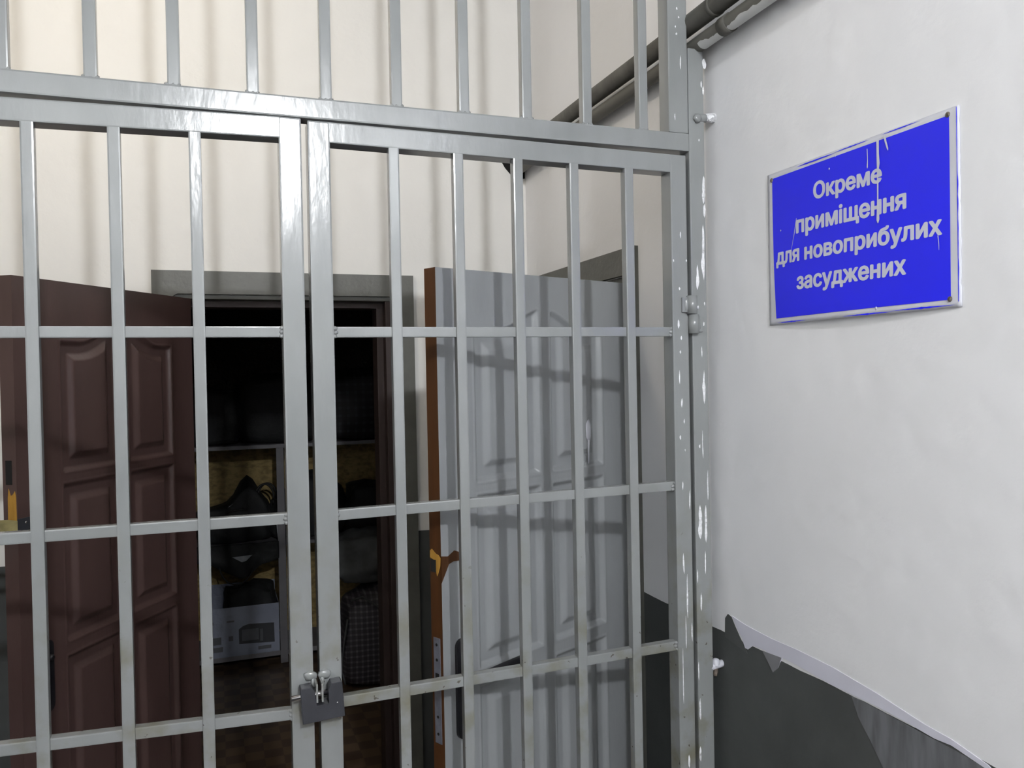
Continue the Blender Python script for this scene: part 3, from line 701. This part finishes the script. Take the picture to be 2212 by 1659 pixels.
mb = MB(); pts = [(1.19, H + .925), (1.205, H + .90), (1.235, H + .868), (1.26, H + .85), (1.297, H + .86), (1.299, H + .99), (1.25, H + 1.0), (1.20, H + .985)]
mb.prism(pts, 'y', YB - 0.0015, YB + 0.002); o = mb.build('pipe_hole', M['hole']); o.parent = wall_back

# ------------------------------------------------------------------ storage room contents
rack = empty('storage_rack', (0.5, 5.3, 0), 0, 'wooden storage rack with a chipboard back seen through the far doorway', 'rack')
ZS = [0.062, H - 0.995, H - 0.402]
for z in ZS:
    mb = MB(); mb.box(-0.40, 1.45, 5.10, 5.49, z - 0.018, z + 0.004 if z > 0.1 else z + 0.010, 0, 0.001); mb.build('shelf', M['shelf_grey'], rack)
for x in (-0.415, 0.348, 1.10):
    mb = MB(); mb.box(x - 0.022, x + 0.022, 5.085, 5.10, 0, H - 0.42, 0, 0.002); mb.build('upright', M['shelf_grey'], rack)
mb = MB(); mb.box(-0.42, 1.47, 5.495, 5.51, 0, H - 0.41); mb.build('back_panel', M['osb'], rack)

def soft(name, c, size, mat, seed, amp=0.18, flat=0.5, parent=None, prof=None):
    """a slumped cloth or nylon body: rounded box, flat underneath, creased"""
    mb = MB(); bm = mb.bm
    r = bmesh.ops.create_cube(bm, size=2.0)
    bmesh.ops.subdivide_edges(bm, edges=bm.edges[:], cuts=11, use_grid_fill=True)
    for v in bm.verts:
        p = v.co.copy(); n = p.normalized(); q = p.lerp(n * 1.25, 0.55)
        k = 1 + amp * noise.noise(n * 1.6 + Vector((seed, 0, 0))) + amp * 0.5 * noise.noise(n * 4.5 + Vector((0, seed, 0)))
        q = Vector((q.x * k, q.y * k, q.z * (k if q.z > 0 else 1)))
        if prof: q.z = -1 + (q.z + 1) * prof(q.x)
        v.co = Vector((c[0] + q.x * size[0] / 2, c[1] + q.y * size[1] / 2, c[2] + max(0.0, (q.z + 1) * size[2] / 2)))
    for f in bm.faces: f.smooth = True
    return mb.build(name, mat, parent)

zs2 = ZS[1] + 0.004
bg = empty('duffel_bag', (0.10, 5.28, zs2), 0, 'black slumped duffel bag with a hump, on the middle shelf at left', 'bag', 'dark bags on the middle shelf')
soft('bag_body', (0.08, 5.28, zs2), (0.42, 0.26, 0.30), M['bag_black'], 3.1, 0.16, parent=bg, prof=lambda x: 0.72 + 0.50 * math.exp(-((x - 0.42) / 0.38) ** 2))
mb = MB(); mb.tube([(0.00, 5.16, zs2 + 0.16), (0.06, 5.14, zs2 + 0.20), (0.13, 5.14, zs2 + 0.21), (0.18, 5.16, zs2 + 0.19)], 0.008, 8); mb.build('handle', M['bag_strap'], bg)
mb = MB(); mb.prism([(0.045, zs2 + 0.225), (0.075, zs2 + 0.245), (0.055, zs2 + 0.228)], 'y', 5.145, 5.148); mb.build('patch', M['bag_patch'], bg)
bg = empty('duffel_bag', (0.52, 5.28, zs2), 0, 'black bag with raised loop handles, on the middle shelf behind the meeting gate stiles', 'bag', 'dark bags on the middle shelf')
soft('bag_body', (0.52, 5.28, zs2), (0.44, 0.26, 0.36), M['bag_black'], 8.7, 0.16, parent=bg, prof=lambda x: 0.85 + 0.22 * math.sin(2.2 * x + 1))
for dy in (5.20, 5.235):
    mb = MB(); mb.tube([(0.26 + 0.055 * math.cos(t) + (dy - 5.2) * .5, dy, zs2 + 0.26 + 0.085 * math.sin(t)) for t in (math.pi * k / 14 for k in range(-2, 17))], 0.0065, 8); mb.build('handle', M['bag_strap'], bg)
mb = MB(); mb.prism([(0.325, zs2 + 0.03), (0.352, zs2 + 0.0), (0.365, zs2 + 0.06), (0.318, zs2 + 0.135)], 'y', 5.100, 5.104); mb.build('patch', M['bag_patch'], bg)
bg = empty('duffel_bag', (0.95, 5.28, zs2), 0, 'dark bag on the middle shelf at the right of the doorway', 'bag', 'dark bags on the middle shelf')
soft('bag_body', (0.98, 5.28, zs2), (0.42, 0.26, 0.30), M['bag_black'], 5.2, 0.2, parent=bg)
# dark cloth hanging over the middle shelf
cl = empty('garment', (0.10, 5.09, zs2 - 0.25), 0, 'dark garment hanging over the front of the middle shelf with a looped strap', 'garment')
mb = MB(); bm = mb.bm; rows = []
for j in range(15):
    row = []
    for i in range(41):
        a = i / 40; x = -0.17 + 0.50 * a; low = 0.10 + 0.11 * math.exp(-((a - 0.56) / 0.22) ** 2) + 0.025 * noise.noise(Vector((a * 5, 2, 0)))
        row.append(bm.verts.new((x, 5.080 - 0.018 * noise.noise(Vector((a * 7, j * .15, 1))) - 0.012 * math.sin(math.pi * j / 14), zs2 + 0.012 - low * j / 14)))
    rows.append(row)
fs = [bm.faces.new((rows[j][i], rows[j][i + 1], rows[j + 1][i + 1], rows[j + 1][i])) for j in range(14) for i in range(40)]
for f in fs: f.smooth = True
r = bmesh.ops.extrude_face_region(bm, geom=fs)
for v in r['geom']:
    if isinstance(v, bmesh.types.BMVert): v.co.y += 0.008
mb.build('cloth', M['bag_black'], cl)
mb = MB(); mb.tube([(0.085 + 0.095 * math.cos(t), 5.075, zs2 - 0.10 + 0.125 * math.sin(t)) for t in (math.pi + math.pi * k / 16 for k in range(17))], 0.004, 8); mb.build('strap_loop', M['bag_strap'], cl)
mb = MB(); mb.prism([(0.062, zs2 - 0.055), (0.175, zs2 - 0.050), (0.140, zs2 - 0.082), (0.115, zs2 - 0.088)], 'y', 5.040, 5.044); mb.build('patch', M['bag_patch'], cl)
# dark things on the top shelf
zs3 = ZS[2] + 0.004
for k, (x, sx, sz, sd, lab) in enumerate(((-0.12, 0.46, 0.34, 1.3, 'folded dark blankets at the left of the top shelf'), (0.36, 0.48, 0.40, 4.4, 'dark bundle in the middle of the top shelf'), (0.90, 0.50, 0.42, 6.4, 'dark checked bundle at the right of the top shelf'))):
    o = soft('cloth_bundle', (x, 5.30, zs3), (sx, 0.34, sz), M['bag_black'] if k < 2 else M['plaid_coat'], sd, 0.12)
    for v in o.data.vertices: v.co -= Vector((x, 5.30, zs3))
    o.location = (x, 5.30, zs3); tag(o, lab, 'bundle', 'dark bundles on the top shelf')
# carton with a picture of an oven on the bottom board
ZB = 0.072
bx = empty('carton', (0.117, 5.24, ZB), 0, 'bluish white glossy carton with a dark appliance picture, on the bottom board', 'box')
X0, X1, Z1 = -0.093, 0.323, ZB + 0.292
mb = MB()
for a in ((X0, X1, 5.10, 5.104), (X0, X1, 5.396, 5.40)): mb.box(a[0], a[1], a[2], a[3], ZB, Z1, 0, 0.001)
for a in ((X0, X0 + 0.004), (X1 - 0.004, X1)): mb.box(a[0], a[1], 5.104, 5.396, ZB, Z1, 0, 0.001)
mb.box(X0, X1, 5.10, 5.40, ZB, ZB + 0.004, 0)
mb.build('carton_body', M['box_white'], bx)
mb = MB(); mb.box(X0 + 0.004, X1 - 0.004, 5.396, 5.400, Z1, Z1 + 0.075, 0, 0.001); mb.build('flap', M['box_white'], bx)
mb = MB(); px = lambda u: X0 + (X1 - X0) * u; pz = lambda v: ZB + (Z1 - ZB) * v
mb.prism([(px(.44), pz(.24)), (px(.93), pz(.20)), (px(.925), pz(.60)), (px(.58), pz(.63)), (px(.50), pz(.60)), (px(.44), pz(.54))], 'y', 5.0985, 5.1005); mb.build('oven_picture', M['box_print'], bx)
mb = MB(); mb.box(px(.73), px(.77), 5.0978, 5.0986, pz(.25), pz(.50)); mb.box(px(.48), px(.71), 5.0978, 5.0986, pz(.29), pz(.52)); mb.build('picture_detail', M['box_print_grey'], bx)
for u0, u1, v0, v1 in ((.06, .10, .68, .74), (.28, .38, .70, .735), (.08, .20, .27, .42), (.30, .36, .32, .42), (.06, .22, .12, .22), (.70, .88, .08, .15)):
    mb = MB(); mb.box(px(u0), px(u1), 5.0982, 5.1002, pz(v0), pz(v1)); mb.build('printed_mark', M['box_print_grey'], bx)
o = soft('cloth_bundle', (0.16, 5.25, ZB + 0.012), (0.30, 0.22, 0.37), M['bag_black'], 2.6, 0.2); 
for v in o.data.vertices: v.co -= Vector((0.16, 5.25, ZB + 0.012))
o.location = (0.16, 5.25, ZB + 0.012); tag(o, 'crumpled black cloth stuffed into the open bluish white carton', 'bundle')
# checked carrier bag on the floor at right
cb = empty('carrier_bag', (0.80, 4.62, 0.001), 0, 'large checked woven carrier bag on the storage room floor', 'bag')
soft('bag_body', (0.83, 4.62, 0.001), (0.40, 0.30, 0.56), M['plaid_bag'], 9.4, 0.12, parent=cb, prof=lambda x: 0.95 + 0.1 * x)
mb = MB(); mb.tube([(0.64, 4.46, 0.40), (0.615, 4.45, 0.25), (0.60, 4.45, 0.12), (0.62, 4.45, 0.05)], 0.006, 8); mb.tube([(0.66, 4.46, 0.50), (0.72, 4.44, 0.52), (0.80, 4.44, 0.46), (0.86, 4.45, 0.40)], 0.006, 8); mb.build('handle', M['fabric_grey'], cb)
o = soft('cloth_bundle', (0, 0, 0), (0.34, 0.30, 0.26), M['fabric_grey'], 7.7, 0.25); o.location = (0.78, 4.66, 0.565); tag(o, 'pale grey crumpled bundle lying on the checked carrier bag', 'bundle')

# ------------------------------------------------------------------ ceiling lamps
for k, (nm, x, y, z, r, s, col) in enumerate(LAMPS):
    lm = empty('ceiling_lamp', (x, y, CEIL), 0, 'white globe ceiling lamp in the corridor ' + ('on the near side of the gate' if k == 0 else 'beyond the gate, unseen and added as warm fill'), 'lamp')
    mb = MB(); mb.tube([(x, y, CEIL), (x, y, CEIL - 0.03)], [0.06, 0.05], 24); mb.build('ceiling_rose', M['sign_white'], lm)
    mb = MB(); mb.tube([(x, y, CEIL - 0.03), (x, y, z + r - 0.003)], 0.012, 12); mb.build('stem', M['sign_white'], lm)
    mb = MB(); mb.ball((x, y, z), r, r, r, 0, 4); mb.build('globe', lamp_mat('lamp_globe_' + nm, col, s), lm)

for o in SC.objects:
    if '_w' in o: del o['_w']
